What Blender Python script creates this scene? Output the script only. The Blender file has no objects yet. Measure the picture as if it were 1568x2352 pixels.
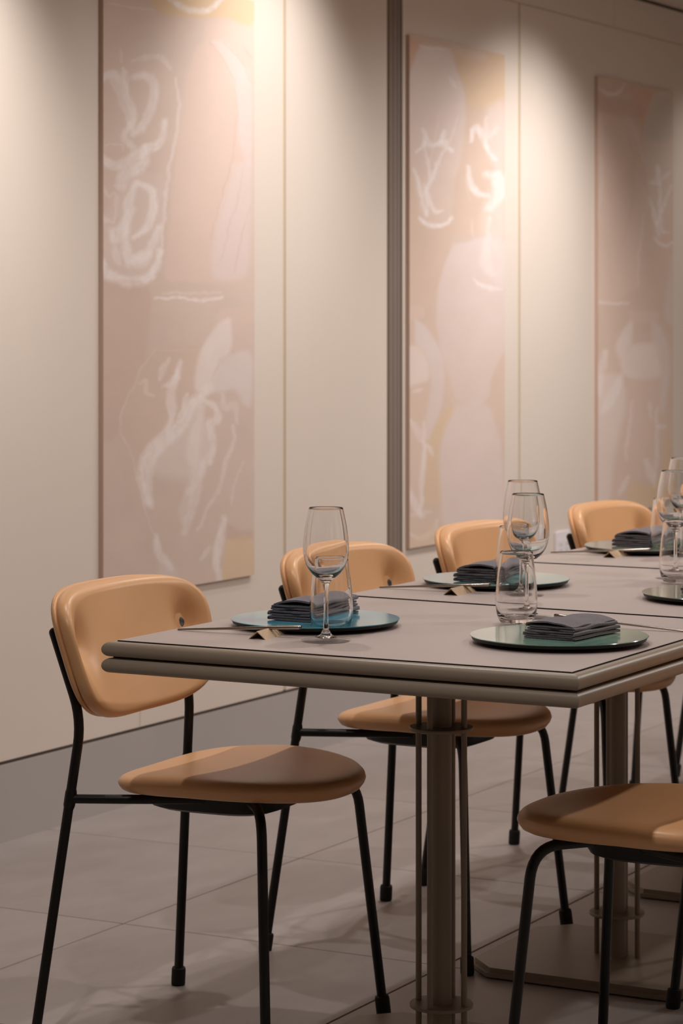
import bpy, bmesh, math, random
import numpy as np
from mathutils import Vector, Matrix

random.seed(7)
scene = bpy.context.scene
col = scene.collection

# ------------------------------------------------------------------ camera
# World: X runs along the panelled wall, Y towards it, Z up, metres.
IMG_W, IMG_H = 1568, 2352
FPX, CX, HORIZON, CAM_H = 5950.0, 784.0, 738.0, 1.264
YAW = math.atan2(4020 - CX, FPX)
cam_data = bpy.data.cameras.new('camera')
cam = bpy.data.objects.new('camera', cam_data)
col.objects.link(cam)
cam_data.sensor_fit = 'VERTICAL'
cam_data.sensor_height = 36.0
cam_data.sensor_width = 24.0
cam_data.lens = 36.0 * FPX / IMG_H
cam_data.shift_y = (HORIZON - IMG_H / 2) / IMG_H      # sensor shifted down, horizon above centre
cam_data.clip_start = 0.05
cam.location = (0, 0, CAM_H)
fwd = Vector((math.cos(YAW), math.sin(YAW), 0))
cam.rotation_euler = fwd.to_track_quat('-Z', 'Y').to_euler()
cam_data.dof.use_dof = True
cam_data.dof.focus_distance = 4.25
cam_data.dof.aperture_fstop = 9.0
scene.camera = cam

# ------------------------------------------------------------------ view, world, lights
vs = scene.view_settings
vs.view_transform = 'Standard'
vs.look = 'None'
vs.gamma = 1.0
vs.use_curve_mapping = False
vs.exposure = 0.0

world = bpy.data.worlds.new('world')
scene.world = world
world.use_nodes = True
bg = world.node_tree.nodes['Background']
bg.inputs['Color'].default_value = (1.0, 0.91, 0.86, 1)
bg.inputs['Strength'].default_value = 0.05

WALL_Y = 3.724
CEIL = 2.50

def spot(loc, target, power, size, blend=0.6, radius=0.03, color=(1.0, 0.938, 0.902)):
    d = bpy.data.lights.new('spot_lamp', 'SPOT')
    d.energy = power
    d.spot_size = math.radians(size)
    d.spot_blend = blend
    d.shadow_soft_size = radius
    d.color = color
    o = bpy.data.objects.new('spot_lamp', d)
    col.objects.link(o)
    o.location = loc
    o.rotation_euler = (Vector(target) - Vector(loc)).to_track_quat('-Z', 'Y').to_euler()
    return o

# wall washers recessed in the ceiling in front of the wall
for x, p, off, tz, sz in ((4.80, 60, 0.66, 1.74, 78), (6.36, 45, 0.66, 1.82, 84), (8.16, 82, 0.90, 1.2, 90), (9.9, 16, 0.66, 1.1, 92)):
    spot((x, WALL_Y - off, CEIL - 0.03), (x, WALL_Y, tz), p, sz, 1.0, 0.05)
# downlights in a row over the tables
for x, p in ((2.55, 50), (4.35, 27), (6.1, 32)):
    spot((x, 1.86, CEIL - 0.03), (x, 1.86, 0), p, 110, 0.8, 0.025)
# a second row between tables and wall
for x, p in ((4.2, 27), (5.9, 33), (7.6, 38)):
    spot((x, 2.65, CEIL - 0.03), (x, 2.85, 0), p, 150, 0.7, 0.025)
# unseen spots added to light the opposite wall for glass reflections and bounce
for x in (1.0, 4.2, 7.4, 10.4):
    spot((x, -1.75, CEIL - 0.03), (x, -2.6, 1.2), 50, 110, 1.0, 0.05)
# wide flood downlights on the aisle side
for x, p in ((4.8, 28), (6.6, 45), (8.6, 80)):
    spot((x, 0.55, CEIL - 0.03), (x, 1.0, 0), p, 160, 0.5, 0.05)

# ------------------------------------------------------------------ helpers
def lin(c):
    def f(v):
        v /= 255.0
        return v / 12.92 if v <= 0.04045 else ((v + 0.055) / 1.055) ** 2.4
    return (f(c[0]), f(c[1]), f(c[2]), 1.0)

def set_in(node, name, val):
    if name in node.inputs:
        node.inputs[name].default_value = val

def mat(name, rgb, rough=0.5, metal=0.0, spec=0.5, var=0.0, vscale=6.0, bump=0.0, bscale=80.0,
        stretch=(1, 1, 1), per_object=0.0, coat=0.0, sheen=0.0, coords='Object'):
    m = bpy.data.materials.new(name)
    m.use_nodes = True
    nt = m.node_tree
    b = nt.nodes['Principled BSDF']
    b.inputs['Roughness'].default_value = rough
    b.inputs['Metallic'].default_value = metal
    set_in(b, 'Specular IOR Level', spec)
    set_in(b, 'Coat Weight', coat)
    set_in(b, 'Coat Roughness', 0.2)
    set_in(b, 'Sheen Weight', sheen)
    c = lin(rgb)
    tc = nt.nodes.new('ShaderNodeTexCoord')
    mp = nt.nodes.new('ShaderNodeMapping')
    mp.inputs['Scale'].default_value = stretch
    nt.links.new(tc.outputs[coords], mp.inputs['Vector'])
    if var > 0 or per_object > 0:
        n = nt.nodes.new('ShaderNodeTexNoise')
        n.inputs['Scale'].default_value = vscale
        n.inputs['Detail'].default_value = 6
        n.inputs['Roughness'].default_value = 0.62
        nt.links.new(mp.outputs['Vector'], n.inputs['Vector'])
        mr = nt.nodes.new('ShaderNodeMapRange')
        mr.inputs['From Min'].default_value = 0.25
        mr.inputs['From Max'].default_value = 0.75
        mr.inputs['To Min'].default_value = 1 - var
        mr.inputs['To Max'].default_value = 1 + var
        nt.links.new(n.outputs['Fac'], mr.inputs['Value'])
        fac = mr.outputs['Result']
        if per_object > 0:
            oi = nt.nodes.new('ShaderNodeObjectInfo')
            m2 = nt.nodes.new('ShaderNodeMapRange')
            m2.inputs['To Min'].default_value = 1 - per_object
            m2.inputs['To Max'].default_value = 1 + per_object
            nt.links.new(oi.outputs['Random'], m2.inputs['Value'])
            mu = nt.nodes.new('ShaderNodeMath')
            mu.operation = 'MULTIPLY'
            nt.links.new(fac, mu.inputs[0])
            nt.links.new(m2.outputs['Result'], mu.inputs[1])
            fac = mu.outputs[0]
        vm = nt.nodes.new('ShaderNodeVectorMath')
        vm.operation = 'SCALE'
        vm.inputs[0].default_value = c[:3]
        nt.links.new(fac, vm.inputs['Scale'])
        nt.links.new(vm.outputs['Vector'], b.inputs['Base Color'])
    else:
        b.inputs['Base Color'].default_value = c
    if bump > 0:
        n2 = nt.nodes.new('ShaderNodeTexNoise')
        n2.inputs['Scale'].default_value = bscale
        n2.inputs['Detail'].default_value = 4
        nt.links.new(mp.outputs['Vector'], n2.inputs['Vector'])
        bp = nt.nodes.new('ShaderNodeBump')
        bp.inputs['Strength'].default_value = bump
        bp.inputs['Distance'].default_value = 0.002
        nt.links.new(n2.outputs['Fac'], bp.inputs['Height'])
        nt.links.new(bp.outputs['Normal'], b.inputs['Normal'])
    return m

M = {}
M['wall'] = mat('wall_cream_panel', (223, 211, 199), 0.55, var=0.012, vscale=1.2, bump=0.03, bscale=300, coords='Generated', stretch=(3, 3, 3))
M['seam'] = mat('wall_seam_recess', (204, 186, 158), 0.7)
M['gap'] = mat('shadow_gap', (70, 58, 48), 0.8)
M['strip'] = mat('track_metal', (134, 121, 112), 0.5, var=0.03)
M['skirting'] = mat('grey_plaster_skirting', (176, 170, 167), 0.6, var=0.03, vscale=3, bump=0.05, coords='Object')
M['tile'] = mat('grey_stone_tile', (165, 156, 152), 0.48, var=0.10, vscale=5.0, bump=0.08, bscale=160,
                stretch=(1.0, 2.2, 1), per_object=0.025)
M['grout'] = mat('grout', (104, 90, 80), 0.9)
M['ceiling'] = mat('ceiling_plaster', (214, 200, 186), 0.9, var=0.01)
M['leather'] = mat('tan_leather', (227, 174, 124), 0.36, spec=0.45, var=0.035, vscale=9, bump=0.05, bscale=420)
M['black'] = mat('black_powder_coated_steel', (13, 11, 10), 0.42, spec=0.4)
M['rubber'] = mat('black_rubber', (16, 14, 13), 0.75)
M['chrome'] = mat('dull_chrome', (120, 124, 130), 0.2, metal=1.0)
M['tabletop'] = mat('taupe_laminate', (176, 162, 156), 0.42, spec=0.4, var=0.01, vscale=3, bump=0.03, bscale=500)
M['rim'] = mat('taupe_lacquer', (150, 136, 120), 0.36, spec=0.5, var=0.015, vscale=4)
M['tablemetal'] = mat('taupe_lacquered_steel', (144, 130, 114), 0.45, spec=0.45)
M['darkline'] = mat('dark_joint', (30, 25, 22), 0.8)
M['napkin'] = mat('charcoal_twill', (112, 107, 113), 0.95, spec=0.15, var=0.25, vscale=260, bump=0.5, bscale=420, sheen=0.3)
M['platebase'] = mat('plate_black_underside', (10, 9, 8), 0.5)
M['steel'] = mat('brushed_steel', (176, 166, 156), 0.22, metal=1.0)
M['brass'] = mat('aged_brass', (206, 180, 148), 0.45, metal=0.35, var=0.22, vscale=420, bump=0.2, bscale=500)
M['outlet'] = mat('white_plastic', (238, 233, 236), 0.4)
M['outlet_dark'] = mat('outlet_slot', (150, 142, 146), 0.6)
M['canvas_edge'] = mat('canvas_edge', (196, 168, 150), 0.8)

def plate_material(name, c1, c2, c3):
    m = bpy.data.materials.new(name)
    m.use_nodes = True
    nt = m.node_tree
    b = nt.nodes['Principled BSDF']
    b.inputs['Roughness'].default_value = 0.12
    set_in(b, 'Specular IOR Level', 0.6)
    set_in(b, 'Coat Weight', 0.3)
    set_in(b, 'Coat Roughness', 0.05)
    set_in(b, 'Coat IOR', 1.6)
    tc = nt.nodes.new('ShaderNodeTexCoord')
    n = nt.nodes.new('ShaderNodeTexNoise')
    n.inputs['Scale'].default_value = 5.0
    n.inputs['Detail'].default_value = 5
    nt.links.new(tc.outputs['Object'], n.inputs['Vector'])
    r = nt.nodes.new('ShaderNodeValToRGB')
    r.color_ramp.elements[0].position = 0.36
    r.color_ramp.elements[0].color = lin(c1)
    r.color_ramp.elements[1].position = 0.66
    r.color_ramp.elements[1].color = lin(c3)
    e = r.color_ramp.elements.new(0.5)
    e.color = lin(c2)
    nt.links.new(n.outputs['Fac'], r.inputs['Fac'])
    nt.links.new(r.outputs['Color'], b.inputs['Base Color'])
    n2 = nt.nodes.new('ShaderNodeTexNoise')
    n2.inputs['Scale'].default_value = 60
    nt.links.new(tc.outputs['Object'], n2.inputs['Vector'])
    bp = nt.nodes.new('ShaderNodeBump')
    bp.inputs['Strength'].default_value = 0.04
    bp.inputs['Distance'].default_value = 0.001
    nt.links.new(n2.outputs['Fac'], bp.inputs['Height'])
    nt.links.new(bp.outputs['Normal'], b.inputs['Normal'])
    return m

M['plate_blue'] = plate_material('blue_glazed_plate', (40, 122, 160), (84, 156, 172), (140, 180, 168))
M['plate_teal'] = plate_material('teal_glazed_plate', (74, 130, 138), (100, 150, 150), (134, 168, 158))
M['plate_green'] = plate_material('green_glazed_plate', (88, 132, 120), (112, 150, 136), (140, 168, 146))
M['plate_grey'] = plate_material('sage_glazed_plate', (92, 112, 100), (112, 126, 112), (130, 138, 120))

def glass_material(name):
    m = bpy.data.materials.new(name)
    m.use_nodes = True
    nt = m.node_tree
    nt.nodes.remove(nt.nodes['Principled BSDF'])
    out = nt.nodes['Material Output']
    g = nt.nodes.new('ShaderNodeBsdfGlass')
    g.inputs['Roughness'].default_value = 0.0
    g.inputs['IOR'].default_value = 1.46
    nt.links.new(g.outputs[0], out.inputs['Surface'])
    return m

def thin_glass_material():
    m = bpy.data.materials.new('thin_clear_glass')
    m.use_nodes = True
    nt = m.node_tree
    nt.nodes.remove(nt.nodes['Principled BSDF'])
    out = nt.nodes['Material Output']
    lw = nt.nodes.new('ShaderNodeLayerWeight')
    lw.inputs['Blend'].default_value = 0.5
    pw = nt.nodes.new('ShaderNodeMath')
    pw.operation = 'POWER'
    pw.inputs[1].default_value = 5.0
    nt.links.new(lw.outputs['Facing'], pw.inputs[0])
    fr = nt.nodes.new('ShaderNodeMath')
    fr.operation = 'MULTIPLY_ADD'
    fr.inputs[1].default_value = 0.42
    fr.inputs[2].default_value = 0.02
    nt.links.new(pw.outputs[0], fr.inputs[0])
    tr = nt.nodes.new('ShaderNodeBsdfTransparent')
    tr.inputs['Color'].default_value = (0.995, 0.995, 0.995, 1)
    gl = nt.nodes.new('ShaderNodeBsdfGlossy')
    gl.inputs['Roughness'].default_value = 0.02
    mx = nt.nodes.new('ShaderNodeMixShader')
    nt.links.new(fr.outputs[0], mx.inputs[0])
    nt.links.new(tr.outputs[0], mx.inputs[1])
    nt.links.new(gl.outputs[0], mx.inputs[2])
    nt.links.new(mx.outputs[0], out.inputs['Surface'])
    return m

M['glass'] = glass_material('clear_glass')
M['thin'] = thin_glass_material()

def tag(o, label=None, cat=None, group=None, kind=None):
    if label:
        o['label'] = label
    if cat:
        o['category'] = cat
    if group:
        o['group'] = group
    if kind:
        o['kind'] = kind
    return o

def mesh_obj(name, verts, faces, m, parent=None, smooth=False, smooth_angle=None):
    me = bpy.data.meshes.new(name)
    me.from_pydata([tuple(v) for v in verts], [], faces)
    bm = bmesh.new()
    bm.from_mesh(me)
    bmesh.ops.recalc_face_normals(bm, faces=bm.faces)
    bm.to_mesh(me)
    bm.free()
    if smooth:
        for p in me.polygons:
            p.use_smooth = True
        if smooth_angle is not None:
            try:
                me.set_sharp_from_angle(angle=math.radians(smooth_angle))
            except Exception:
                pass
    if m is not None:
        me.materials.append(m)
    o = bpy.data.objects.new(name, me)
    col.objects.link(o)
    if parent is not None:
        o.parent = parent
    return o

def empty(name, loc=(0, 0, 0), rz=0.0):
    o = bpy.data.objects.new(name, None)
    o.empty_display_size = 0.05
    col.objects.link(o)
    o.location = loc
    o.rotation_euler = (0, 0, rz)
    return o

def box_vf(x0, x1, y0, y1, z0, z1):
    v = [(x0, y0, z0), (x1, y0, z0), (x1, y1, z0), (x0, y1, z0),
         (x0, y0, z1), (x1, y0, z1), (x1, y1, z1), (x0, y1, z1)]
    f = [(0, 3, 2, 1), (4, 5, 6, 7), (0, 1, 5, 4), (1, 2, 6, 5), (2, 3, 7, 6), (3, 0, 4, 7)]
    return v, f

def box(name, x0, x1, y0, y1, z0, z1, m, parent=None, bevel=0.0):
    v, f = box_vf(x0, x1, y0, y1, z0, z1)
    o = mesh_obj(name, v, f, m, parent)
    if bevel > 0:
        bm = bmesh.new()
        bm.from_mesh(o.data)
        bmesh.ops.bevel(bm, geom=bm.edges[:], offset=bevel, segments=2, affect='EDGES')
        bm.to_mesh(o.data)
        bm.free()
    return o

def smooth_path(pts, step=0.008, n_corner=6, radius=0.03):
    """Polyline with rounded corners."""
    pts = [Vector(p) for p in pts]
    if not isinstance(radius, (list, tuple)):
        radius = [radius] * (len(pts) - 2)
    out = [pts[0]]
    for i in range(1, len(pts) - 1):
        a, b, c = pts[i - 1], pts[i], pts[i + 1]
        r = min(radius[i - 1], (a - b).length * 0.48, (c - b).length * 0.48)
        p0 = b + (a - b).normalized() * r
        p1 = b + (c - b).normalized() * r
        for k in range(n_corner + 1):
            t = k / n_corner
            out.append(p0 * (1 - t) ** 2 + b * 2 * t * (1 - t) + p1 * t * t)
    out.append(pts[-1])
    return out

def tube_vf(path, r, sides=14, cap_round=(False, False)):
    path = [Vector(p) for p in path]
    n = len(path)
    verts, faces = [], []
    t0 = (path[1] - path[0]).normalized()
    ref = Vector((0, 0, 1)) if abs(t0.z) < 0.9 else Vector((1, 0, 0))
    u = t0.cross(ref).normalized()
    rings = []
    def ring(c, t, u, rr):
        w = t.cross(u).normalized()
        idx = []
        for k in range(sides):
            a = 2 * math.pi * k / sides
            verts.append(c + (u * math.cos(a) + w * math.sin(a)) * rr)
            idx.append(len(verts) - 1)
        rings.append(idx)
    rad = r if isinstance(r, (list, tuple)) else [r] * n
    for i in range(n):
        if i == 0:
            t = t0
        elif i == n - 1:
            t = (path[-1] - path[-2]).normalized()
        else:
            t = ((path[i + 1] - path[i]).normalized() + (path[i] - path[i - 1]).normalized()).normalized()
        u = (u - t * u.dot(t)).normalized()
        if i == 0 and cap_round[0]:
            for q in (1.35, 0.8, 0.35):
                ring(path[0] - t * rad[0] * math.sin(q), t, u, rad[0] * math.cos(q))
        ring(path[i], t, u, rad[i])
        if i == n - 1 and cap_round[1]:
            for q in (0.35, 0.8, 1.35):
                ring(path[-1] + t * rad[-1] * math.sin(q), t, u, rad[-1] * math.cos(q))
    for a, b in zip(rings[:-1], rings[1:]):
        for k in range(sides):
            k2 = (k + 1) % sides
            faces.append((a[k], a[k2], b[k2], b[k]))
    faces.append(tuple(reversed(rings[0])))
    faces.append(tuple(rings[-1]))
    return verts, faces

def tube(name, path, r, m, parent=None, sides=14, cap_round=(False, False)):
    v, f = tube_vf(path, r, sides, cap_round)
    return mesh_obj(name, v, f, m, parent, smooth=True, smooth_angle=50)

def lathe(name, prof, m, parent=None, seg=48, loc=(0, 0, 0), smooth_angle=40, close=False):
    """prof: list of (r, z); points with r == 0 become poles."""
    verts, faces, rings = [], [], []
    for r, z in prof:
        if r <= 1e-7:
            verts.append((loc[0], loc[1], loc[2] + z))
            rings.append([len(verts) - 1])
        else:
            idx = []
            for k in range(seg):
                a = 2 * math.pi * k / seg
                verts.append((loc[0] + r * math.cos(a), loc[1] + r * math.sin(a), loc[2] + z))
                idx.append(len(verts) - 1)
            rings.append(idx)
    pairs = list(zip(rings[:-1], rings[1:]))
    if close:
        pairs.append((rings[-1], rings[0]))
    for a, b in pairs:
        if len(a) == 1 and len(b) == 1:
            continue
        for k in range(seg):
            k2 = (k + 1) % seg
            if len(a) == 1:
                faces.append((a[0], b[k2], b[k]))
            elif len(b) == 1:
                faces.append((a[k], a[k2], b[0]))
            else:
                faces.append((a[k], a[k2], b[k2], b[k]))
    return mesh_obj(name, verts, faces, m, parent, smooth=True, smooth_angle=smooth_angle)

def catmull(pts, n=8):
    P = [np.array(p, float) for p in pts]
    P = [2 * P[0] - P[1]] + P + [2 * P[-1] - P[-2]]
    out = []
    for i in range(1, len(P) - 2):
        for k in range(n):
            t = k / n
            out.append(0.5 * (2 * P[i] + (P[i + 1] - P[i - 1]) * t + (2 * P[i - 1] - 5 * P[i] + 4 * P[i + 1] - P[i + 2]) * t * t
                              + (3 * P[i] - P[i - 1] - 3 * P[i + 1] + P[i + 2]) * t ** 3))
    out.append(P[-2])
    return out

def copy_thing(root):
    """Copy a thing with its parts and sub-parts."""
    r = root.copy()
    col.objects.link(r)
    for ch in list(root.children):
        c = ch.copy()
        col.objects.link(c)
        c.parent = r
        for g in list(ch.children):
            d = g.copy()
            col.objects.link(d)
            d.parent = c
    return r

# ------------------------------------------------------------------ structure
X0, X1, YF = -1.2, 12.2, -2.6

# floor: slab (seen as grout) with stone tiles laid on it, 0.75 m grid
floor = box('floor', X0, X1, YF, WALL_Y + 0.05, -0.08, -0.003, M['grout'])
tag(floor, 'grey stone tiled floor under the tables', kind='structure')
TILE = 0.755
GR = 0.0035
tile_meshes = {}
def tile_mesh(w, d):
    key = (round(w, 3), round(d, 3))
    if key not in tile_meshes:
        v, f = box_vf(-w / 2, w / 2, -d / 2, d / 2, -0.02, 0)
        me = bpy.data.meshes.new('tile')
        me.from_pydata(v, [], f)
        bm = bmesh.new()
        bm.from_mesh(me)
        top = [e for e in bm.edges if all(abs(q.co.z) < 1e-6 for q in e.verts)]
        bmesh.ops.bevel(bm, geom=top, offset=0.0012, segments=1, affect='EDGES')
        bm.to_mesh(me)
        bm.free()
        me.materials.append(M['tile'])
        tile_meshes[key] = me
    return tile_meshes[key]
xs = [4.557 + TILE * k for k in range(-7, 11)]
ys = [WALL_Y] + [3.0 - 0.75 * k for k in range(0, 8)]
for i in range(len(xs) - 1):
    for j in range(len(ys) - 1):
        xa, xb = xs[i], xs[i + 1]
        yb, ya = ys[j], ys[j + 1]
        t = bpy.data.objects.new('tile', tile_mesh(xb - xa - GR, yb - ya - GR))
        col.objects.link(t)
        t.location = ((xa + xb) / 2, (ya + yb) / 2, 0)
        t.parent = floor

# back wall: substrate, cream panels with recessed seams, metal track, skirting
wall = box('wall_back', X0, X1, WALL_Y + 0.0025, WALL_Y + 0.16, 0, CEIL, M['seam'])
tag(wall, 'cream panelled wall with recessed vertical seams', kind='structure')
BASE_H = 0.188
SEAM = 0.0078
lower = [X0, 2.0, 3.45, 4.97, 6.502, 7.150]
lower2 = [7.242, 8.127, 9.75, 10.9, X1]
def wall_panel(xa, xb, za, zb):
    return box('wall_panel', xa + SEAM, xb - SEAM, WALL_Y, WALL_Y + 0.0025, za, zb, M['wall'], wall, bevel=0.0006)
for seq in (lower, lower2):
    for a, b in zip(seq[:-1], seq[1:]):
        wall_panel(a, b, BASE_H + 0.008, 2.358)
top_seams = [X0, 1.2, 2.8, 4.3, 5.737, 7.150]
top_seams2 = [7.242, 8.975, 10.6, X1]
for seq in (top_seams, top_seams2):
    for a, b in zip(seq[:-1], seq[1:]):
        box('wall_panel', a + 0.001, b - 0.001, WALL_Y, WALL_Y + 0.0025, 2.362, CEIL - 0.012, M['wall'], wall, bevel=0.0006)
# hairline joint low on the wall under the nearest print
box('panel_joint', 5.7355, 5.7385, WALL_Y - 0.0006, WALL_Y + 0.002, BASE_H + 0.008, 0.56, M['seam'], wall)

skirt = box('baseboard_back', X0, X1, WALL_Y - 0.004, WALL_Y + 0.0025, 0.0, BASE_H, M['skirting'])
tag(skirt, 'tall grey plaster skirting along the foot of the wall', kind='structure')
gap = box('trim_1', X0, X1, WALL_Y + 0.001, WALL_Y + 0.0026, BASE_H - 0.002, BASE_H + 0.01, M['gap'])
tag(gap, 'dark shadow gap between panels and skirting', kind='structure')
track = empty('trim_2', (7.197, WALL_Y, 0))
tag(track, 'dark grey metal partition track running up the wall', kind='structure')
box('track_back', -0.046, 0.046, 0.0003, 0.0024, 0.0, CEIL - 0.012, M['strip'], track)
for a, b, d in ((-0.046, -0.038, -0.004), (-0.012, -0.004, -0.0012), (0.016, 0.022, -0.0012), (0.039, 0.046, -0.003)):
    box('track_rib', a, b, d, 0.001, BASE_H, CEIL - 0.012, M['strip'], track)

ceil = box('ceiling', X0, X1, YF, WALL_Y + 0.16, CEIL, CEIL + 0.1, M['ceiling'])
tag(ceil, 'pale plaster ceiling above the wall panels', kind='structure')
cg = box('trim_3', X0, X1, WALL_Y + 0.0008, WALL_Y + 0.0026, CEIL - 0.012, CEIL, M['gap'])
tag(cg, 'dark shadow line between wall panels and ceiling', kind='structure')
wr = box('wall_right', X1, X1 + 0.12, YF, WALL_Y + 0.16, -0.08, CEIL + 0.1, M['wall'])
tag(wr, 'plain cream end wall of the dining room', kind='structure')
wl = box('wall_left', X0 - 0.12, X0, YF, WALL_Y + 0.16, -0.08, CEIL + 0.1, M['wall'])
tag(wl, 'plain cream wall at the near end of the room', kind='structure')
wf = box('wall_front', X0 - 0.12, X1 + 0.12, YF - 0.12, YF, -0.08, CEIL + 0.1, M['wall'])
tag(wf, 'plain cream wall on the aisle side behind the camera', kind='structure')

# ------------------------------------------------------------------ printed canvases
ca, sa = math.cos(YAW), math.sin(YAW)
def to_px(X, Y, Z):
    D = X * ca + Y * sa
    a = X * sa - Y * ca
    return CX + FPX * a / D, HORIZON + FPX * (CAM_H - Z) / D

def hash_noise(ix, iy, seed):
    n = np.sin(ix * 127.1 + iy * 311.7 + seed * 74.7) * 43758.5453
    return n - np.floor(n)

def vnoise(x, y, seed=0):
    ix, iy = np.floor(x), np.floor(y)
    fx, fy = x - ix, y - iy
    fx = fx * fx * (3 - 2 * fx)
    fy = fy * fy * (3 - 2 * fy)
    a = hash_noise(ix, iy, seed); b = hash_noise(ix + 1, iy, seed)
    c = hash_noise(ix, iy + 1, seed); d = hash_noise(ix + 1, iy + 1, seed)
    return (a * (1 - fx) + b * fx) * (1 - fy) + (c * (1 - fx) + d * fx) * fy

def fbm(x, y, seed=0):
    return 0.5 * vnoise(x, y, seed) + 0.3 * vnoise(x * 2.1, y * 2.1, seed + 3) + 0.2 * vnoise(x * 4.3, y * 4.3, seed + 5)

def seg_dist(px, py, pts):
    best = np.full(px.shape, 1e9)
    tbest = np.zeros(px.shape)
    n = len(pts) - 1
    for i in range(n):
        ax, ay = pts[i]
        bx, by = pts[i + 1]
        dx, dy = bx - ax, by - ay
        L2 = dx * dx + dy * dy + 1e-9
        t = np.clip(((px - ax) * dx + (py - ay) * dy) / L2, 0, 1)
        d = np.hypot(px - ax - t * dx, py - ay - t * dy)
        s = d < best
        best = np.where(s, d, best)
        tbest = np.where(s, (i + t) / n, tbest)
    return best, tbest

def inside(px, py, pts):
    r = np.zeros(px.shape, bool)
    n = len(pts)
    for i in range(n):
        ax, ay = pts[i]
        bx, by = pts[(i + 1) % n]
        if ay == by:
            continue
        c = ((ay > py) != (by > py)) & (px < (bx - ax) * (py - ay) / (by - ay) + ax)
        r ^= c
    return r

WHITE, LAV, PINK, OCHRE, BROWN, GREY, ORANGE = ((238, 228, 225), (226, 214, 213), (224, 200, 188), (224, 194, 150),
                                                  (198, 166, 150), (212, 198, 188), (222, 178, 148))

def paint(W, Z, conv, base_fn, shapes, seed):
    """Colour of the flat print at each canvas vertex; the shapes are drawn in a flat design plane."""
    px, py = W, Z
    colr = base_fn(px, py)
    nx = (fbm(px / 24, py / 24, seed) - 0.5) * 11 + (fbm(px / 9, py / 9, seed + 2) - 0.5) * 2.2
    ny = (fbm(px / 24, py / 24, seed + 9) - 0.5) * 11 + (fbm(px / 9, py / 9, seed + 6) - 0.5) * 2.2
    for s in shapes:
        kind, pts, c, alpha = s[0], s[1], s[2], s[3] * 0.90
        pts = [conv(p) for p in pts]
        c = np.array(c, float)
        xs_ = [p[0] for p in pts]
        ys_ = [p[1] for p in pts]
        pad = 60
        sel = np.where((px > min(xs_) - pad) & (px < max(xs_) + pad) & (py > min(ys_) - pad) & (py < max(ys_) + pad))[0]
        if len(sel) == 0:
            continue
        qx, qy = px[sel], py[sel]
        if kind == 'poly':
            blur = s[4] if len(s) > 4 else 4.0
            sm = catmull(pts + [pts[0]], 5)
            d, _ = seg_dist(qx + nx[sel] * 0.3, qy + ny[sel] * 0.3, sm)
            ins = inside(qx + nx[sel] * 0.3, qy + ny[sel] * 0.3, sm)
            sd = np.where(ins, d, -d)
            a = np.clip(0.5 + sd / (2 * blur), 0, 1) * alpha
            fade = s[5] if len(s) > 5 else 0
            if fade:
                y0, y1 = min(ys_), max(ys_)
                a = a * (1 - fade * np.clip((qy - y0) / (y1 - y0), 0, 1))
            a = a * (0.82 + 0.36 * (fbm(qx / 40, qy / 40, seed + 17) - 0.25))
        else:
            w = s[4]
            sm = catmull(pts, 7)
            d, t = seg_dist(qx + nx[sel], qy + ny[sel], sm)
            ww = w * (0.65 + 0.5 * np.sin(np.clip(t, 0.04, 0.96) * math.pi)) * 0.5
            a = np.clip((ww - d) / (0.38 * w + 1.6) + 0.45, 0, 1)
            streak = 0.6 * fbm(qx / 9.0, qy / 26.0, seed + 31) + 0.4 * fbm(d / 2.2 + seed, t * 9, seed + 37)
            a = a * alpha * np.clip(0.15 + 1.65 * streak, 0, 1.15)
        a = np.clip(a, 0, 1)[:, None]
        colr[sel] = colr[sel] * (1 - a) + c * a
    # canvas weave
    colr = colr * (1 + 0.012 * (hash_noise(np.floor(px / 2), np.floor(py / 2), 3) - 0.5))[:, None]
    return np.clip(colr, 0, 255)

pm = bpy.data.materials.new('printed_canvas')
pm.use_nodes = True
_b = pm.node_tree.nodes['Principled BSDF']
_b.inputs['Roughness'].default_value = 0.62
set_in(_b, 'Specular IOR Level', 0.3)
_a = pm.node_tree.nodes.new('ShaderNodeAttribute')
_a.attribute_name = 'print'
pm.node_tree.links.new(_a.outputs['Color'], _b.inputs['Base Color'])

def srgb_lin(a):
    a = a / 255.0
    return np.where(a <= 0.04045, a / 12.92, ((a + 0.055) / 1.055) ** 2.4)

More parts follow.
